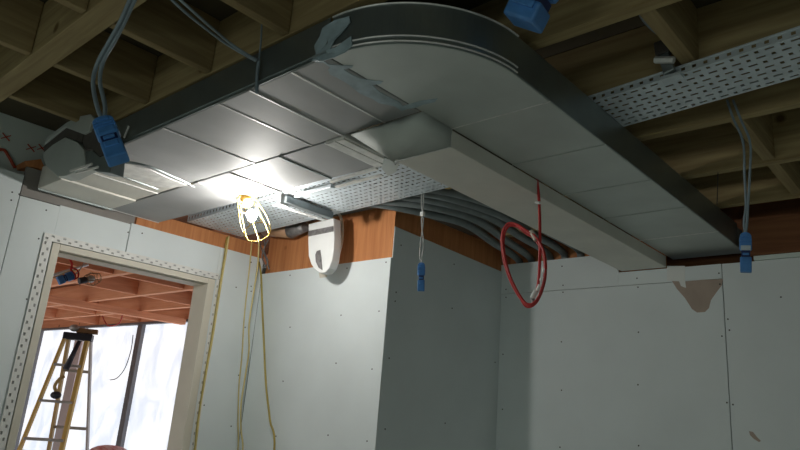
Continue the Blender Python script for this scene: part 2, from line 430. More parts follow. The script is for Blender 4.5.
# side face of the run, darkness put into its metal colour
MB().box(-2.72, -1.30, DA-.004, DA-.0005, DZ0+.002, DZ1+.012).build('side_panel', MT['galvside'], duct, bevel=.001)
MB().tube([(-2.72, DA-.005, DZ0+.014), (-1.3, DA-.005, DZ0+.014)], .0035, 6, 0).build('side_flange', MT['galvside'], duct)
# elbow
cx, cy, R = -1.294, 1.43, .375
def arc(r, z, n=28, a0=-PI/2, a1=0): return [Vector((cx+r*math.cos(a0+(a1-a0)*i/n), cy+r*math.sin(a0+(a1-a0)*i/n), z)) for i in range(n+1)]
a = arc(R-.004, DZ0)
MB().prism([Vector((cx, DB, DZ0))]+a+[Vector((RX1-.004, 1.618, DZ0)), Vector((RX0, 1.618, DZ0))], (0, 0, DZ1-DZ0)).build('elbow', MT['galv2'], duct)
def strip(pa, h, t=.003):
    mb = MB(); n = len(pa)
    for i in range(n-1):
        p, q = pa[i], pa[i+1]; d = (q-p).normalized(); nn = Vector((d.y, -d.x, 0))*t
        mb.add([p, q, q+nn, p+nn]+[v+Vector((0, 0, h)) for v in (p, q, q+nn, p+nn)], [(0, 1, 2, 3), (7, 6, 5, 4), (0, 4, 5, 1), (3, 2, 6, 7), (0, 3, 7, 4), (1, 5, 6, 2)])
    return mb
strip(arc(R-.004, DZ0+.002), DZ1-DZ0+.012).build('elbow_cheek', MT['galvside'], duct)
for z in (DZ0+.008, DZ0+.024, DZ1+.012):
    MB().tube(arc(R+.001, z), .0028, 6, 0).build('elbow_flange', MT['cleat'], duct)
cuts = [1.62]+[at(560, 154.5, 'z', DZ0).y, at(624, 184.5, 'z', DZ0).y, at(640, 213.5, 'z', DZ0).y, at(677, 236, 'z', DZ0).y, Y2+.1]
for i in range(5):
    s = MB().box(RX0, RX1-.004, cuts[i]+.0008, cuts[i+1]-.0008, DZ0+(0 if i % 2 else .0012), DZ1).build('duct_section', MT['galv2'], duct, bevel=.003)
    if i < 4:
        w, mm = ((.004, 'cleat') if i == 3 else (.0012, 'galv2'))
        MB().box(RX0, RX1, cuts[i+1]-w, cuts[i+1]+w, DZ0-.002, DZ0+.001).build('joint_cleat', MT[mm], s)
MB().box(RX0, RX1, 1.6175, 1.6205, DZ0-.0022, DZ0+.001).build('joint_cleat', MT['cleat'], duct)
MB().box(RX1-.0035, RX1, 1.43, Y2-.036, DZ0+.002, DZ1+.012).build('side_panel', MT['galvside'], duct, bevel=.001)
# sealant
z = DZ0-.0015
sp = [(480, 235), (515, 258), (560, 262), (612, 264), (606, 272), (575, 278), (610, 300), (645, 315), (690, 322), (732, 326), (722, 336), (690, 341), (715, 366), (760, 390), (800, 410), (812, 425), (835, 418), (880, 405), (950, 395), (940, 408), (890, 420), (860, 432), (830, 436), (808, 444), (775, 425), (715, 413), (690, 396), (640, 375), (590, 335), (555, 315), (520, 298), (512, 280), (520, 270), (495, 252), (465, 250), (450, 240)]
patch('sealant', [(200+x/4, y/4) for x, y in sp], 'z', z, 'seal', duct, (0, 0, 1), .0014)
sp = [(349, 16), (342, 18), (335, 20), (328, 24), (322, 28), (320, 36), (314, 46), (316, 54), (311, 61), (322, 61), (333, 57.5), (345, 52), (352, 45), (351, 36), (344, 41), (336, 47), (330, 49), (334, 40), (340, 34), (346, 27), (350, 22)]
def on_cheek(px, py):
    yy = DA-.006
    for _ in range(6):
        p = at(px, py, 'y', yy)
        dx = max(0, p.x-cx); yy = cy-math.sqrt(max(0, (R+.004)**2-dx*dx))-.002
        if dx == 0: yy = DA-.006
    return at(px, py, 'y', yy)
MB().prism([on_cheek(*p) for p in sp], (0, .003, 0)).build('sealant', MT['seal'], duct)

# dents / open end pieces at the left of the run
a, bq = at(113, 161, 'z', DZ0), at(191, 185, 'z', DZ0)
q = [at(x, y, 'z', DZ0-.004) for x, y in ((110, 163), (128, 164), (150, 170), (172, 180), (188, 186), (170, 188), (158, 187), (130, 179), (112, 172))]
MB().prism(q, (0, 0, .006)).build('foil_patch', MT['foil'], duct, bevel=.002)
MB().tube([at(116, 161, 'z', DZ0), at(145, 165, 'z', DZ0), at(172, 176, 'z', DZ0), at(194, 186, 'z', DZ0)], .006, 8, 6).build('bent_flange', MT['galvside'], duct)
MB().tube([at(104, 170, 'z', DZ0), at(130, 179, 'z', DZ0), at(158, 189, 'z', DZ0)], .005, 8, 6).build('bent_flange', MT['galvside'], duct)
s = MB().box(-3.17, -2.705, 1.075, DB, DZ0+.001, DZ1).build('duct_section', MT['galvwarm'], duct, bevel=.003)
MB().box(-2.96, -2.953, 1.07, DB, DZ0-.004, DZ0+.001).build('joint_cleat', MT['cleat'], s)
s = MB().box(-3.455, -3.172, 1.09, DB, DZ0-.008, DZ1).build('duct_section', MT['galvwarm'], duct, bevel=.003)
MB().box(-3.44, -3.425, 1.085, DB, DZ0-.016, DZ0-.007).build('joint_cleat', MT['galvside'], s)

# fabricated boot on the near side of the duct's left end
boot = thing('duct_branch', (-3.1, .96, 2.56), 'pale green-grey branch fitting with dark tape at the left end of the big duct', 'duct fitting')
def q3(pts, y): return [at(px, py, 'y', y) for px, py in pts]
MB().prism(q3([(43, 153), (52, 145), (65, 137), (77, 142), (84, 150), (85, 160), (83, 167), (66, 176), (58, 177), (46, 166), (43, 158)], .985), (0, .06, 0)).build('lower_cheek', MT['galv2'], boot, bevel=.003)
MB().prism(q3([(44, 144), (47, 137), (67, 122), (80, 116), (90, 114), (93, 117), (89, 131), (83, 134), (65, 127)], .985), (0, .06, 0)).build('upper_cheek', MT['galv2'], boot, bevel=.003)
MB().prism(q3([(44, 146), (65, 127.5), (83, 134.5), (82, 143), (65, 136.5), (44, 152)], .993), (0, .05, 0)).build('tape_band', MT['darkgap'], boot)
MB().prism(q3([(84, 152), (92, 150), (100, 157), (112, 152), (110, 173), (97, 172), (83, 166)], .992), (0, .055, 0)).build('sealed_collar', MT['galvside'], boot, bevel=.003)
MB().prism(q3([(82, 135), (90, 128), (103, 130), (112, 138), (112, 151), (100, 156), (92, 149), (84, 150)], .996), (0, .05, 0)).build('tape_fold', MT['darkgap'], boot)
for a_, b_ in (((70, 171), (92, 164)), ((76, 173), (98, 167))):
    MB().bar(at(*a_, 'y', .98), at(*b_, 'y', .98), .006, .008).build('foil_strip', MT['foil'], boot)
MB().tube([at(129, 126, 'y', 1.04), at(126, 133, 'y', 1.04), at(124, 138, 'y', 1.04)], .004, 6, 3).build('hanger_chain', MT['cleat'], boot)
# bits in the wall opening by the duct's left end
o = MB().prism([at(x, y, 'x', -3.47) for x, y in ((25, 161), (41, 159), (46, 171), (38, 168), (26, 166))], (-.12, 0, 0)).build('timber_offcut', MT['ply'])
tag(o, 'small orange timber offcut in the gap above the left wall boards', 'timber')
o = MB().box(-3.50, -3.475, 1.03, 1.615, 2.492, 2.64).build('service_board', MT['shadeboard']); tag(o, 'shade-toned grey-brown board lining the gap below the left duct end', 'board')  # colour darkened to hold the shade between wall boards and duct

# ------------------------------------------------------------------ the lower, narrower duct
low = thing('ventilation_duct', (-1.42, 1.7, 2.48), 'narrow pale duct stepping down beside the big duct, ending at the far wall', 'duct')
LA, LB = DB+.004, 1.745
cuts = [-1.655, -1.76, -2.027, -2.37, -2.61, -3.455]
for i in range(5):
    mm = ('foil', 'galv', 'galv', 'galv', 'galv')[i]
    s = MB().box(cuts[i+1]+.0008, cuts[i]-.0008, LA, LB, DZ0-(.004, .002, 0, .001, .003)[i], 2.586).build('duct_section', MT[mm], low, bevel=.003)
    MB().box(cuts[i+1]-.004, cuts[i+1]+.004, LA, LB, DZ0-.0055, DZ0-.001).build('joint_cleat', MT['cleat' if i != 1 else 'galvside'], s)
MB().box(-1.755, -1.712, LA+.004, LB-.003, DZ0-.0085, DZ0-.003).build('foil_tape', MT['foil'], low, bevel=.002)
MB().box(-1.70, -1.664, LA+.004, LB-.003, DZ0-.0105, DZ0-.003).build('foil_tape', MT['foil'], low, bevel=.002)
# elbow: curved underside dropping to the deeper run
oc = [at(px, py, 'z', zz) for px, py, zz in ((351, 135, 2.541), (368, 130, 2.515), (385, 128.5, 2.495), (403, 130, 2.484), (422, 134.5, 2.480), (438, 140.5, 2.479))]+[Vector((RX0, 1.6195, 2.479))]
ic = [Vector(v) for v in ((-1.655, 1.745, 2.541), (-1.63, 1.72, 2.52), (-1.605, 1.69, 2.498), (-1.58, 1.66, 2.485), (-1.565, 1.64, 2.480), (-1.553, 1.628, 2.479), (-1.545, 1.6195, 2.479))]
tc = [Vector((oc[0].x, DB+.001, 2.5445)), Vector((-1.57, DB+.001, 2.5445)), Vector((-1.49, DB+.001, 2.5445)), Vector((-1.40, DB+.001, 2.5445)), Vector((RX0+.002, DB+.001, 2.5445)), Vector((RX0+.002, 1.54, 2.5445)), Vector((RX0+.002, 1.62, 2.5445))]
e = MB(); n = 7
e.add(oc+ic, [(i, i+1, n+i+1, n+i) for i in range(n-1)])
e.add(oc+tc, [(i, i+1, n+i+1, n+i) for i in range(n-1)])
top = [Vector((p.x, p.y, 2.6)) for p in ic]
e.add(ic+top, [(i, i+1, n+i+1, n+i) for i in range(n-1)])
e.build('elbow', MT['galvelbow'], low, smooth=True, solid=.0015)
s = MB().box(-1.545, RX0, 1.62, Y2-.003, 2.48, 2.543).build('duct_section', MT['galvwarm'], low, bevel=.003)
MB().bar((-1.545, 1.62, 2.4785), (RX0, 1.62, 2.4785), .004, .003).build('joint_cleat', MT['cleat'], s)
MB().box(RX0-.001, RX0+.002, 1.6185, 1.6225, 2.479, 2.543).build('joint_cleat', MT['cleat'], s)
# turned-up sheet end and white edge rail by the joint
MB().prism([at(x, y, 'z', 2.53) for x, y in ((382, 169), (384, 158), (400, 162), (396, 172), (388, 176))], (0, 0, .012)).build('open_flap', MT['galv2'], low)
MB().bar(at(331, 181.5, 'z', 2.535), at(377, 168, 'z', 2.535), .016, .012).build('edge_rail', MT['foil'], low, bevel=.002)
MB().bar(at(336, 187, 'z', 2.53), at(382, 175, 'z', 2.53), .02, .006).build('edge_rail', MT['foil'], low, bevel=.002)

# ------------------------------------------------------------------ perforated trays
def tray(p0, p1, w, rows, z, label, pitch=.034, h=.04):
    p0 = Vector(p0); p1 = Vector(p1); u = (p1-p0); Ln = u.length; u.normalize(); v = Vector((0, 0, 1)).cross(u)
    t = thing('cable_tray', ((p0+p1)/2+v*w/2), label, 'cable tray', 'perforated cable trays')
    n = int(Ln/pitch)
    MB().perf(p0, u, v, n, rows, pitch, w/rows).build('tray_bed', MT['tray'], t, solid=.0014)
    for k in (0, w):
        MB().perf(p0+v*k, u, Vector((0, 0, 1)), n, 1, pitch, h, 'flange').build('side_flange', MT['tray'], t, solid=.0014)
        a = p0+v*k+Vector((0, 0, h)); MB().bar(a, a+u*(n*pitch), .008, .004).build('flange_lip', MT['tray'], t)
    return t
zt = 2.592
p0, p1 = at(176, 219, 'z', zt), at(236, 237.5, 'z', zt)
q1 = at(441.6, 183, 'z', zt)
dr = (q1-at(232, 238, 'z', zt)).normalized()
dr = Vector((1, -.055, 0)).normalized()
tray((-3.452, 1.915, zt), Vector((-3.452, 1.915, zt))+dr*2.0, .365, 11, zt, 'perforated steel cable tray running behind the work lamp and below the joists')
zr = 2.672
a0 = at(602, 99, 'z', zr); a1 = at(800, 35, 'z', zr); d = (a1-a0).normalized()
a0 = a0-d*.25
tray(a0, a0+d*2.4, .235, 7, zr, 'perforated steel cable tray at upper right crossing above the big duct', h=.024)

# hanger bracket of the right tray
br = thing('tray_hanger', at(668, 42, 'z', 2.7), 'dark steel hanger bracket with shiny nut holding the right-hand tray', 'bracket')
hc = [at(x, y, 'y', 1.86) for x, y in ((662, 42), (664, 55), (670, 73))]
MB().bar(hc[0], hc[1], .045, .03, (0, 1, 0)).build('bracket_body', MT['darkgap'], br, bevel=.004)
MB().bar(hc[1], hc[2], .034, .02, (0, 1, 0)).build('bracket_foot', MT['strut'], br, bevel=.003)
MB().tube([at(655, 60, 'y', 1.84), at(674, 60, 'y', 1.84)], .011, 6, 0).build('channel_nut', MT['cleat'], br)
MB().box(hc[2].x-.03, hc[2].x+.03, 1.86, 1.89, 2.655, 2.665).build('foot_plate', MT['tray'], br)

# strut channel under the left tray with a rod
st = thing('strut_channel', at(306, 208, 'z', 2.56), 'dark grey strut channel hung under the left tray, above the white looped sheet', 'channel')
MB().bar(at(284, 199, 'z', 2.565), at(331, 216, 'z', 2.565), .04, .036).build('channel', MT['strut'], st, bevel=.004)
a, b_ = at(277, 204, 'z', 2.545), at(330, 221, 'z', 2.545); u = (b_-a).normalized()
MB().perf(a, u, Vector((0, 0, 1)).cross(u), int((b_-a).length/.024), 1, .024, .035, 'flange').build('slotted_lip', MT['plastic_w'], st, solid=.003)
MB().bar(at(279, 199, 'z', 2.56), at(287, 202, 'z', 2.56), .02, .05).build('end_plate', MT['plastic_w'], st)
p = at(284, 198, 'z', 2.58); MB().tube([p, p+Vector((0, 0, .09))], .004, 6, 0).build('threaded_rod', MT['cleat'], st)
for i in range(5):
    pass
# white rail brackets along the tray's near flange
for (x0_, y0_, x1_, y1_) in ((296, 196, 333, 186),):
    o = MB().bar(at(x0_, y0_, 'z', 2.56), at(x1_, y1_, 'z', 2.56), .022, .018).build('rail_bracket', MT['tray'], bevel=.003)
    tag(o, 'short white slotted rail between lower duct edge and left tray', 'rail')

# white looped sheet hanging in front of the plywood
us = thing('hanging_trunking', at(322, 245, 'y', 2.36), 'white U-shaped trunking piece with grey tape hanging before the plywood', 'trunking')
prof = [(308.5, 224), (308, 240), (308.5, 256), (311, 264), (315, 270), (320, 273), (325, 272.5), (329, 268), (332, 260), (333.5, 250), (334, 238), (333.5, 218)]
pr = [at(x, y, 'y', 2.33) for x, y in prof]
MB().prism(pr, (0, .055, 0)).build('trunking_body', MT['plastic_w'], us, bevel=.004)
MB().prism([at(x, y, 'y', 2.328) for x, y in ((308.5, 231), (333.5, 226), (333.5, 231.5), (308.5, 236.5))], (0, -.002, 0)).build('tape_band', MT['tape'], us)
MB().prism([at(x, y, 'y', 2.328) for x, y in ((317, 251), (320.5, 250), (321.5, 258), (322.5, 270), (319, 268), (316, 262), (315.5, 255))], (0, -.002, 0)).build('slot', MT['tape'], us)
p = [at(x, y, 'y', 2.45) for x, y in ((329, 214), (337, 212), (342, 222), (342, 240), (338, 256), (331, 268), (326, 272))]
MB().tube([q for q in p], .008, 8, 5).build('bent_edge', MT['plastic_w'], us)
o = MB().prism([at(x, y, 'y', Y1) for x, y in ((319, 273), (328, 272), (327, 277), (320, 278))], (0, -.002, 0)).build('tape_scrap', MT['cream'])
tag(o, 'beige tape scrap stuck on the board below the white trunking', 'tape')

# pipe stub
pp = thing('pipe_stub', (-3.3, 2.42, 2.62), 'brown pipe stub with grey taped end behind the work lamp', 'pipe')
a, b_, c_ = at(266, 229, 'y', 2.41), at(291, 231, 'y', 2.41), at(305, 227, 'y', 2.41)
MB().tube([a, b_], .045, 20, 0, r2=.045).build('pipe', MT['pipe'], pp, smooth=True)
MB().tube([b_, (b_+c_)/2, c_], .047, 20, 0, r2=.03).build('taped_end', MT['tape'], pp, smooth=True)

# ------------------------------------------------------------------ grey conduits curving over the column
C = [([(300, 203), (345, 203), (370, 203), (397, 207), (431, 214.5), (466, 224), (494, 243), (510, 260), (516, 268)], 'lowest grey conduit of the bundle, nearest the plywood', 2.62),
     ([(300, 198), (350, 198), (400, 202), (443, 209), (479, 221), (507, 241), (528, 262), (534, 269)], 'second grey conduit of the bundle, counting up from the plywood', 2.625),
     ([(310, 193), (360, 193), (410, 197), (450, 204), (490, 217), (520, 236), (544, 258), (552, 267)], 'middle grey conduit of the curving bundle over the column', 2.635),
     ([(320, 190), (370, 190), (425, 193), (465, 202), (505, 217), (535, 235), (558, 254), (568, 264)], 'fourth grey conduit of the bundle, partly behind the lower duct', 2.64),
     ([(340, 186), (390, 186), (440, 190), (480, 200), (520, 216), (550, 233), (572, 251), (582, 262)], 'topmost grey conduit of the bundle, tucked behind the lower duct', 2.645)]
for pts, lab, z in C:
    q = [at(x, y, 'z', z) for x, y in pts if at(x, y, 'z', z).y < Y2-.12]; e = (q[-1]-q[-2]).normalized()
    w0 = q[-1]; k = (Y2+.042-w0.y)/e.y
    q += [w0+e*(k*.6)+Vector((0, 0, .006)), w0+e*k+Vector((0, 0, -.012)), w0+e*k+Vector((0, 0, -.10))]
    o = MB().tube(q, .022, 12, 6).build('flexible_conduit', MT['conduit'], smooth=True)
    tag(o, lab, 'conduit', 'grey conduits over the column')
o = MB().ball(at(445, 187, 'z', 2.66), .035, 1.4, .8, .4).build('foam_blob', mat('foam', (.75, .55, .2), .9, var=.2), smooth=True); tag(o, 'yellow foam blob between tray end and lower duct', 'foam')

# ------------------------------------------------------------------ blue connectors with their leads
def connector(top, bottom, w, label, wires, wr=.0035, wm='cable', lab=True, dp=.6, side=None):
    top = Vector(top); bottom = Vector(bottom); d = (bottom-top); Ln = d.length; d.normalize()
    t = thing('cable_connector', top, label, 'connector', 'blue cable connectors')
    toc = (CAM-top); toc = (toc-d*toc.dot(d)).normalized()
    if side is not None: toc = (Matrix.Rotation(side, 3, d) @ toc)
    def seg(a, b, ww, dd, name, m, bev=.003):
        return MB().bar(top+d*Ln*a, top+d*Ln*b, ww, dd, toc).build(name, MT[m], t, bevel=bev)
    MB().bar(top+d*Ln*.10, top+d*Ln*.46, w, w*dp, toc).build('socket_half', MT['blue'], t, bevel=w*.18)
    sd = d.cross(toc).normalized(); c0 = top+d*Ln*.12
    MB().prism([c0+toc*w*dp*.48+sd*(w*.48*math.cos(a))-d*(Ln*.13*math.sin(a)) for a in [PI*k/10 for k in range(11)]], -toc*w*dp*.96).build('rounded_cap', MT['blue'], t, bevel=w*.06)
    for kk in (.2, .27): MB().bar(top+d*Ln*kk+sd*w*.46+toc*(w*dp*.5), top+d*Ln*kk-sd*w*.46+toc*(w*dp*.5), .004, .004, toc).build('grip_rib', MT['blue'], t)
    seg(.05, .12, w*.55, w*dp*1.15, 'cable_clamp', 'blue')
    seg(.46, .62, w*.72, w*dp*.8, 'coupling', 'bluedark', .002)
    seg(.52, .58, w*.5, w*dp*1.1, 'coupling_latch', 'blue', .002)
    seg(.62, 1, w*.92, w*dp*.95, 'plug_half', 'blue', w*.08)
    seg(.66, .78, w*.6, w*dp*1.12, 'plug_latch', 'blue', .002)
    if lab: MB().bar(top+d*Ln*.34+toc*(w*dp*.5+.001), top+d*Ln*.46+toc*(w*dp*.5+.001), w*.8, .0012, toc).build('paper_label', MT['label'], t)
    for k, ww in enumerate(wires):
        MB().tube(list(ww)+[top+d*Ln*.05], wr, 8, 6).build('lead', MT[wm], t, smooth=True)
    return t
y = .60
connector(at(103, 121, 'y', y), at(118, 160, 'y', y), .052, 'blue connector hanging on looped grey leads at the left end of the big duct',
          [[at(131, -3, 'y', y), at(120, 22, 'y', y), at(110, 40, 'y', y), at(98, 62, 'y', y), at(93, 82, 'y', y), at(97, 106, 'y', y)],
           [at(136, -3, 'y', y+.01), at(123, 25, 'y', y+.01), at(114, 42, 'y', y+.01), at(103, 62, 'y', y+.01), at(100, 82, 'y', y+.01), at(105, 106, 'y', y+.01)]], .0055, lab=False)
y = 1.3
connector(at(548, -28, 'y', y), at(522, 24, 'y', y), .10, 'blue connector cut off by the top edge above the duct elbow', [[at(540, -60, 'y', y), at(536, -40, 'y', y)]], lab=False, dp=.9, side=.5)
y = 2.2
connector(at(421.5, 263, 'y', y), at(421, 291, 'y', y), .034, 'small blue connector hanging before the dark column side',
          [[at(422, 187, 'y', y), at(421.5, 205, 'y', y), at(423.5, 220, 'y', y), at(421, 240, 'y', y), at(420, 255, 'y', y)],
           [at(423.5, 187, 'y', y), at(423.5, 205, 'y', y), at(421.5, 222, 'y', y), at(423.5, 240, 'y', y), at(422.5, 255, 'y', y)]], .0028, 'cable_w', lab=False)
o = MB().box(*(lambda p: (p.x-.01, p.x+.01, y-.008, y+.008, p.z-.01, p.z+.01))(at(422.5, 214, 'y', y))).build('wire_clip', MT['plastic_w'], bevel=.002)
tag(o, 'white clip on the pale leads above the small blue connector', 'clip')
y = 2.28
connector(at(745.5, 233, 'y', y), at(746, 272.5, 'y', y), .036, 'blue connector with white label hanging beside the far end of the ducts',
          [[at(727, 100, 'y', y), at(733, 118, 'y', y), at(743, 142, 'y', y), at(744.5, 175, 'y', y), at(746, 205, 'y', y), at(744, 222, 'y', y)],
           [at(733, 100, 'y', y), at(741, 120, 'y', y), at(750, 142, 'y', y), at(750, 170, 'y', y), at(748, 205, 'y', y), at(747, 222, 'y', y)]], .004)

# ------------------------------------------------------------------ loose grey leads at the top
o = MB().tube([at(168, -4, 'y', .72), at(185, 12, 'y', .78), at(205, 28, 'y', .86), at(225, 43, 'y', .94), at(245, 55, 'y', 1.0), at(256, 61, 'y', 1.03)], .0042, 8, 6).build('grey_lead', MT['cable'], smooth=True)
tag(o, 'upper grey lead sagging from the joists to the duct side, top left', 'cable')
o = MB().tube([at(176, -4, 'y', .72), at(196, 14, 'y', .78), at(212, 28, 'y', .86), at(230, 43, 'y', .94), at(248, 55, 'y', 1.0), at(257, 60, 'y', 1.03)], .0042, 8, 6).build('grey_lead', MT['cable'], smooth=True)
tag(o, 'lower grey lead sagging from the joists to the duct side, top left', 'cable')
o = MB().tube([at(262, 17, 'y', 1.04), at(261, 40, 'y', 1.04), at(259, 60, 'y', 1.04), at(257, 75, 'y', 1.04), at(256, 92, 'y', 1.04)], .003, 8, 5).tube([at(259, 60, 'y', 1.038), at(257, 76, 'y', 1.04), at(257, 93, 'y', 1.04)], .0055, 8, 5).build('hanger_wire', MT['cable'], smooth=True)
tag(o, 'thin hanger wire hooked around the side of the big duct', 'wire')
o = MB().tube([at(638, -4, 'y', 1.6), at(639, 8, 'y', 1.62), at(643, 18, 'y', 1.68), at(651, 27, 'y', 1.72), at(662, 36, 'y', 1.75)], .007, 8, 6).build('grey_lead', MT['cable'], smooth=True)
tag(o, 'short dark lead along the noggin above the tray hanger', 'cable')
o = MB().tube([at(718, 172, 'y', 2.84), at(717.5, 190, 'y', 2.84), at(717, 205, 'y', 2.84)], .002, 6, 0).build('hanger_wire', MT['darkgap']); tag(o, 'thin dark wire hanging from a far joist right of the duct', 'wire')

# ------------------------------------------------------------------ red cable
rc = thing('red_cable_coil', at(537, 182, 'y', 2.19), 'coiled red cable hanging from between the two ducts', 'cable')
y = 2.19
MB().tube([at(536.5, 176, 'y', y), at(539, 200, 'y', y), at(540, 235, 'y', y), at(539.5, 265, 'y', y), at(538, 285, 'y', y), at(536, 293, 'y', y)], .006, 8, 5).build('drop_cable', MT['red'], rc, smooth=True)
L1 = [(536, 238), (544, 252), (546, 270), (543, 288), (536, 303), (527, 305), (516, 292), (507, 272), (502, 250), (502, 234), (507, 225), (516, 226), (527, 232)]
for dx, dy, dz in ((0, 0, 0), (2.2, 1.2, .02), (1, -1.6, -.015)):
    MB().tube([at(x+dx*(1 if x < 520 else -.6), yy+dy, 'y', y+dz) for x, yy in L1], .0046, 8, 5, closed_curve=True).build('cable_turn', MT['red'], rc, smooth=True)
for a, b_ in (((544.5, 269), (544, 273)), ((543, 277), (541.5, 281)), ((540.5, 285), (537.5, 291)), ((536, 291), (532, 298))):
    MB().tube([at(*a, 'y', y-.012), at(*b_, 'y', y-.012)], .009, 8, 0).build('tape_wrap', MT['plastic_w'], rc)
MB().tube([at(532, 296, 'y', y-.01), at(534, 303, 'y', y-.01)], .007, 8, 0).build('tape_wrap', MT['tape'], rc)
MB().tube([at(531, 231, 'y', y-.01), at(536, 240, 'y', y-.01)], .010, 8, 0).build('masking_tape', MT['cream'], rc)
MB().tube([at(535.5, 202, 'y', y-.01), at(540, 203, 'y', y-.01)], .006, 8, 0).build('cable_tag', MT['plastic_w'], rc)

# ------------------------------------------------------------------ work lamp
y = 1.712
lamp = thing('work_lamp', at(246, 199, 'y', y), 'lit caged work lamp with yellow wire guard hanging below the lower duct', 'lamp')
T, Bt = at(246, 199.5, 'y', y), at(257.5, 232, 'y', y)
ax = (Bt-T); H = ax.length; ax.normalize(); e1 = ax.cross(Vector((0, 1, 0))).normalized(); e2 = ax.cross(e1)
def ring(t, r, n=16): return [T+ax*(H*t)+r*(math.cos(2*PI*k/n)*e1+math.sin(2*PI*k/n)*e2) for k in range(n)]
rr = (.040, .052, .060, .058)
tt = (0, .2, .75, 1)
g_ = MB()
for t_, r_ in ((0, .040), (.2, .048), (1, .062)): g_.tube(ring(t_, r_), .0022, 6, 0, closed_curve=True)
for k in range(7):
    a = 2*PI*k/7+.3
    g_.tube([T+ax*(H*t_)+r_*(math.cos(a)*e1+math.sin(a)*e2) for t_, r_ in ((0, .040), (.2, .048), (.75, .064), (1, .062))], .002, 6, 3)
g_.build('wire_guard', MT['cage'], lamp, smooth=True)
MB().tube([T-ax*.015, T+ax*.0, T+ax*.02, T+ax*.03], .026, 14, 0).build('lamp_holder', MT['cage'], lamp, smooth=True)
BC = T+ax*(H*.5)
MB().ball(BC, .024, 1, 1, 1.15, 16, 10).build('bulb', MT['bulb'], lamp, smooth=True)
MB().tube([T-ax*.02, T-ax*.04+Vector((0, .01, .02)), T+Vector((0, .0, .045))], .003, 6, 4).build('hook', MT['cleat'], lamp)

# yellow leads hanging down the left wall
def cord(name, pts, y, r, m, label, cat='cable'):
    o = MB().tube([at(x, yy, 'y', y if not isinstance(y, tuple) else y[0]+(y[1]-y[0])*i/(len(pts)-1)) for i, (x, yy) in enumerate(pts)], r, 8, 6).build(name, MT[m], smooth=True)
    return tag(o, label, cat)
def wallcord(pts, x, r, m, label):
    q = [at(px, py, 'x', x) for px, py in pts]; e = q[-1]
    q += [Vector((e.x, e.y, .7)), Vector((e.x, e.y, r))]
    o = MB().tube(q, r, 8, 6).build('yellow_cable', MT[m], smooth=True); return tag(o, label, 'cable')
wallcord([(229, 236), (226, 255), (221, 285), (214, 330), (206, 375), (200, 410), (194, 460)], -3.42, .0045, 'yellow', 'yellow cable hanging just right of the doorway casing')
wallcord([(227, 237), (223.5, 262), (218, 295), (211, 340), (204, 380), (197, 425), (193, 460)], -3.41, .0035, 'olive', 'thin olive cable beside the doorway casing, twined with a yellow one')
wallcord([(252, 240), (250, 262), (247, 290), (244, 320), (242, 355), (239, 385), (238, 420), (237, 460)], -3.38, .0042, 'yellow', 'straight pale yellow cable below the lamp, left of the column corner')
wallcord([(259, 236), (258, 262), (254, 290), (249, 325), (249, 350), (245, 378), (241, 405), (241, 430), (242, 460)], -3.34, .005, 'yellow', 'wavy thicker yellow cable below the lamp')
q = [at(x, yy, 'y', 2.455) for x, yy in ((259, 262), (261, 275), (262, 300), (264, 345), (266, 385), (270, 420), (274, 455))]
q += [Vector((q[-1].x, q[-1].y, .6)), Vector((q[-1].x, q[-1].y, .007))]
tag(MB().tube(q, .006, 8, 6).build('yellow_cable', MT['olive'], smooth=True), 'thick olive-yellow cable hanging in front of the column corner', 'cable')
o = MB()
for pts in ([(262, 236), (265, 245), (262, 256), (266, 268)], [(268, 240), (264, 250), (268, 262), (263, 268)], [(258, 238), (262, 250), (266, 258), (269, 269)]):
    o.tube([at(x, yy, 'y', 2.43) for x, yy in pts], .0045, 6, 5)
o = o.build('wire_tangle', MT['tape'], smooth=True); tag(o, 'grey tangle of wires hanging before the plywood beside the lamp', 'wires')

# left upper corner services
o = MB().tube([at(-10, 97, 'x', -3.75), at(53, 127, 'x', -3.75)], .035, 18, 0).build('round_pipe', MT['galvside'], smooth=True); tag(o, 'grey round pipe above the left wall at the picture edge', 'pipe')
o = MB().tube([at(-3, 150, 'x', -3.6), at(4, 150, 'x', -3.6), at(9, 157, 'x', -3.6), at(15, 168, 'x', -3.6)], .008, 8, 5).build('red_pipe', MT['redpipe'], smooth=True); tag(o, 'small bent red pipe above the left wall boards', 'pipe')
o = MB().tube([at(-3, 126, 'x', -3.7), at(10, 132, 'x', -3.7), at(22, 146, 'x', -3.7), at(31, 160, 'x', -3.7)], .007, 8, 5).build('white_cable', MT['plastic_w'], smooth=True); tag(o, 'white cable crossing the panel above the left wall', 'cable')

# ------------------------------------------------------------------ the next room, seen through the doorway
XO = -13.0
struct(MB().box(XO, XL-TW, -1.0, YW+.4, -.1, 0).build('floor_next_room', MT['floor2']))
struct(MB().box(XO, XL-TW-.02, -1.0, YW+.4, ZO+.2, ZO+.22).build('ceiling_next_room', MT['jred']))
struct(MB().box(XO-.1, XO, -1.0, YW+.4, 0, ZO+.2).build('wall_next_room_end', MT['board']))
struct(MB().box(XO, XL-TW-.02, -1.1, -1.0, 0, ZO+.2).build('wall_next_room_near', MT['board']))
struct(MB().box(XO, XL-TW-.02, YW+.06, YW+.12, ZO-.12, ZO+.2).box(XO, XL-TW-.02, YW+.06, YW+.12, 0, .3).build('wall_next_room_window', MT['board']))
ml = [at(141.5, 325, 'y', YW).x, at(81, 335, 'y', YW).x, at(40, 335, 'y', YW).x]
xs = [XO]+sorted(ml)+[-5.6, XL-TW-.05]
for i in range(len(xs)-1):
    w_ = struct(MB().box(xs[i]+.03, xs[i+1]-.03, YW+.03, YW+.034, .1, ZO-.02).build('window_%d' % (i+1 if i < 3 else i+4), MT['pane']))
b = MB()
bm_ = [(ml[0], .12, 'mull'), (ml[1], .26, 'mullp'), (ml[2], .10, 'mull'), (-5.6, .08, 'mull')]
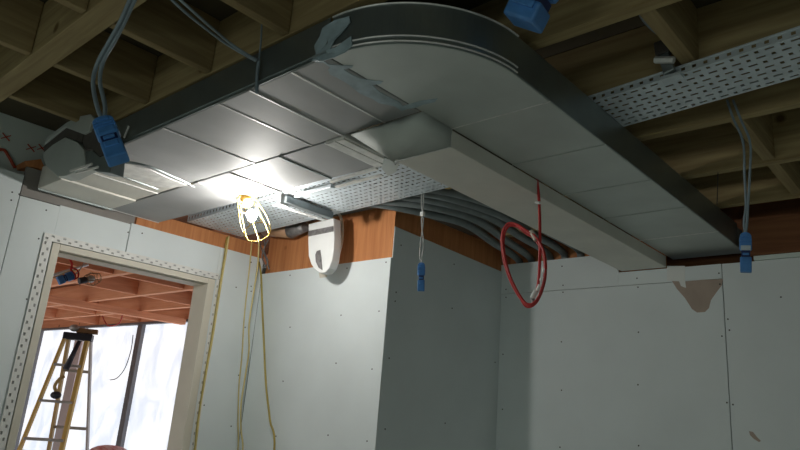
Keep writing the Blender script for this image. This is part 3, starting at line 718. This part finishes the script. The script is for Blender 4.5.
for i, (x, w_, mm) in enumerate(bm_):
    struct(MB().box(x-w_/2, x+w_/2, YW-.02, YW+.06, 0, ZO-.01).build('trim_%d' % (i+3), MT[mm], bevel=.004))
struct(MB().box(XO, XL-TW-.05, YW-.03, YW+.05, ZO-.03, ZO-.001).build('trim_7', MT['mull']))
for i, (y, lab) in enumerate(((1.75, 'nearest the doorway head'), (2.345, 'first pale-edged one seen through the doorway'), (2.975, 'middle one seen through the doorway'), (3.575, 'next to last before the windows'), (4.16, 'directly above the windows'))):
    o = MB().box(XO+.05, XL-TW-.03, y-.024, y+.024, ZO, ZO+.198).build('ceiling_joist', MT['ojoist'], bevel=.002)
    tag(o, 'pine joist coloured daylit orange, next room, '+lab, 'joist', 'joists of the next room')
for x, y0, y1, z0, lab in ((-5.2, 1.78, 4.13, 0, 'nearest the right jamb'), (-6.03, 1.78, 4.13, 0, 'middle of doorway view'), (-7.1, 1.78, 4.13, -.09, 'deeper brown one left of the middle'), (-8.2, 1.78, 4.13, 0, 'above the ladder'), (-9.4, 1.78, 4.13, 0, 'left in doorway view')):
    for k in range(4):
        ys = (1.776, 2.371, 3.001, 3.601); ye = (2.319, 2.949, 3.549, 4.134)
        if z0 < 0: continue
        o = MB().box(x-.02, x+.02, ys[k], ye[k], ZO+.008, ZO+.198).build('ceiling_noggin', MT['daylit_joisty'], bevel=.002)
        tag(o, 'short noggin coloured daylit orange, %s, %s' % (lab, ('first bay from the doorway', 'second bay', 'third bay', 'bay at the windows')[k]), 'noggin', 'noggins of the next room')
    if z0 < 0:
        o = MB().box(x-.05, x+.05, 1.5, YW-.04, ZO-.07, ZO-.001).build('ceiling_beam', MT['daylit_joisty'], bevel=.002)
        tag(o, 'flat brown beam under the next room joists running towards the windows', 'beam')

la = bpy.data.lights.new('fill_light_next_room', 'AREA'); la.shape = 'RECTANGLE'; la.size = 5; la.size_y = 1.6  # added unseen fill light, the near wall has no window there
la.energy = 60; la.color = (1, .96, .92)
lo = bpy.data.objects.new('fill_light_next_room', la); col.objects.link(lo); lo.location = (-7.2, -.95, 1.3); lo.rotation_euler = (PI/2-.75, 0, 0)
# ladder
dh = Vector((at(80, 380, 'x', -5).x, at(80, 380, 'x', -5).y, 0)).normalized(); rh = Vector((dh.y, -dh.x, 0))
D0 = 5.05
top = at(79, 335, 'z', 2.0); base = Vector((top.x, top.y, 0))
lad = thing('step_ladder', base, 'tall yellow step ladder with dark top cap standing in the next room', 'ladder')
sv = (-dh*.92-rh*.40).normalized(); wv = (rh*.95-dh*.12).normalized()
def rail(side, sp, z):
    t = (2.0-z)/2.0
    return base+Vector((0, 0, z))+wv*side*(.075+.135*t)+sv*sp*(.025+.46*t)
for side, sp, m_, w_ in ((-1, 1, 'lad_y', .020), (1, 1, 'lad_y', .030), (-1, -1, 'lad_b', .022), (1, -1, 'alu', .015)):
    MB().bar(rail(side, sp, 0), rail(side, sp, 1.98), w_, .035, (sv.x, sv.y, 0)).build('rail', MT[m_], lad, bevel=.003)
for k in range(7):
    z = .24+.255*k
    MB().bar(rail(-1, 1, z), rail(1, 1, z), .06, .018)  .build('step', MT['alu'], lad, bevel=.003)
for z in (.35, .82, 1.33, 1.74):
    MB().bar(rail(-1, -1, z), rail(1, -1, z), .016, .022).build('rear_brace', MT['alu'], lad, bevel=.003)
for side in (-1, 1): MB().bar(rail(side, 1, 1.18), rail(side, -1, 1.13), .012, .02).build('spreader', MT['alu'], lad)
MB().bar(base+wv*-.10+Vector((0, 0, 1.985)), base+wv*.10+Vector((0, 0, 1.985)), .12, .05).build('top_cap', MT['black'], lad, bevel=.006)
c = base+Vector((0, 0, 2.016))
o = MB().bar(c+wv*-.02+Vector((0, 0, .017)), c+wv*.125+Vector((0, 0, .017)), .07, .034).build('timber_block', MT['block'], bevel=.003); tag(o, 'brown timber block lying on the ladder top cap', 'timber')
o = MB().ball(c+wv*-.04-dh*.02+Vector((0, 0, .03)), .03, 1.4, 1.2, .9).build('rag', MT['alu'], smooth=True); tag(o, 'crumpled grey rag on the ladder top cap beside a timber block', 'rag')
o = thing('hand_drill', rail(0, 1, 1.515), 'black hand tool leaning on an upper step of the yellow ladder', 'tool')
p = rail(-.1, 1, 1.51)+Vector((0, 0, .018))
MB().ball(p+Vector((0, 0, .03)), .034, 1.1, 1.1, .8).build('tool_base', MT['black'], o, smooth=True)
MB().tube([p+Vector((0, 0, .05)), p-wv*.02+Vector((0, 0, .09)), p+Vector((0, 0, .14)), p+wv*.03+Vector((0, 0, .165))], .012, 8, 5).build('tool_handle', MT['lad_b'], o, smooth=True)
o = MB().tube([rail(-.05, 1, 1.74)-dh*.05, rail(.35, 1, 1.95)-dh*.05], .022, 10, 0, r2=.014).build('caulking_gun', MT['black'], smooth=True); tag(o, 'dark tube tool hanging diagonally below the ladder cap', 'tool')
# bundle top
t = at(111, 446, 'y', 3.0)
o = thing('wrapped_bundle', (t.x, t.y, 0), 'pink and white striped bundle top near the foot of the doorway view', 'bundle')
MB().box(t.x-.24, t.x+.24, t.y-.18, t.y+.18, 0, t.z-.08).build('carton_stack', MT['block'], o, bevel=.01)
MB().ball((t.x, t.y, t.z-.08), .22, 1.1, .8, .40, 20, 10).build('striped_wrap', MT['sack'], o, smooth=True)

# things hanging under the next room ceiling
y = 1.90
def qx(px, py, x=-4.4): return at(px, py, 'x', x)
cn = connector(qx(73, 275), qx(58, 281), .06, 'blue connector hanging tilted by red ribbon inside the next room', [[qx(85, 262), qx(81, 268), qx(78, 272)]], .004, 'alu', lab=False)
o = MB().tube([qx(69, 258), qx(72, 264), qx(71, 270), qx(75, 275), qx(74, 280)], .007, 6, 5).tube([qx(71, 268), qx(77, 270), qx(78, 277), qx(72, 279), qx(70, 272)], .005, 6, 5).build('red_ribbon', MT['redtape'], smooth=True)
tag(o, 'bright red ribbon tied above the connector in the next room', 'ribbon')
o = MB().tube([qx(48, 276.5, -4.8), qx(88, 264.5, -4.8)], .010, 8, 0).build('white_conduit', MT['plastic_w'], smooth=True); tag(o, 'straight white conduit under the next room joists', 'conduit')
o = MB().tube([qx(48, 280.5, -4.7), qx(62, 274, -4.7), qx(74, 270, -4.7), qx(79, 273, -4.7), qx(77, 278, -4.7)], .004, 6, 5).build('yellow_cable', MT['yellow'], smooth=True); tag(o, 'short yellow cable looping by the next room connector', 'cable')
L2 = thing('work_lamp', qx(85, 281), 'small unlit caged work lamp inside the next room', 'lamp')
A, B_ = qx(79, 281), qx(99, 277.5)
d = (B_-A).normalized(); u1 = d.cross(Vector((1, 0, 0))).normalized(); u2 = d.cross(u1)
gg = MB()
for t_, r_ in ((.35, .03), (.65, .045), (1, .03)): gg.tube([A+(B_-A)*t_+r_*(math.cos(2*PI*k/10)*u1+math.sin(2*PI*k/10)*u2) for k in range(10)], .0025, 5, 0, closed_curve=True)
for k in range(5):
    a = 2*PI*k/5; gg.tube([A+(B_-A)*t_+r_*(math.cos(a)*u1+math.sin(a)*u2) for t_, r_ in ((.35, .03), (.65, .045), (1, .03))], .0025, 5, 2)
gg.build('wire_guard', MT['block'], L2)
MB().tube([A, A+(B_-A)*.35], .022, 10, 0).build('lamp_holder', MT['black'], L2, smooth=True)
MB().ball(A+(B_-A)*.58, .026).build('bulb', MT['plastic_w'], L2, smooth=True)
o = MB().tube([at(x, yy, 'y', 3.5) for x, yy in ((102.5, 316), (105, 322), (109, 326), (117, 324.5), (121, 320), (123, 311))], .007, 6, 5).build('red_cable_loop', MT['red'], smooth=True); tag(o, 'thin dark red cable loop hanging from the next room joists', 'cable')
o = MB().tube([at(x, yy, 'y', YW-.06) for x, yy in ((133, 335), (131, 350), (125, 368), (117, 378), (110, 380))], .006, 6, 5).build('thin_cable', MT['darkgap'], smooth=True); tag(o, 'thin dark cable curving across the bright window sheeting', 'cable')

# ------------------------------------------------------------------ daylight outside
W = bpy.data.worlds.new('world'); sc.world = W; W.use_nodes = True
bg = W.node_tree.nodes['Background']; bg.inputs[0].default_value = (.75, .88, 1, 1); bg.inputs[1].default_value = .04
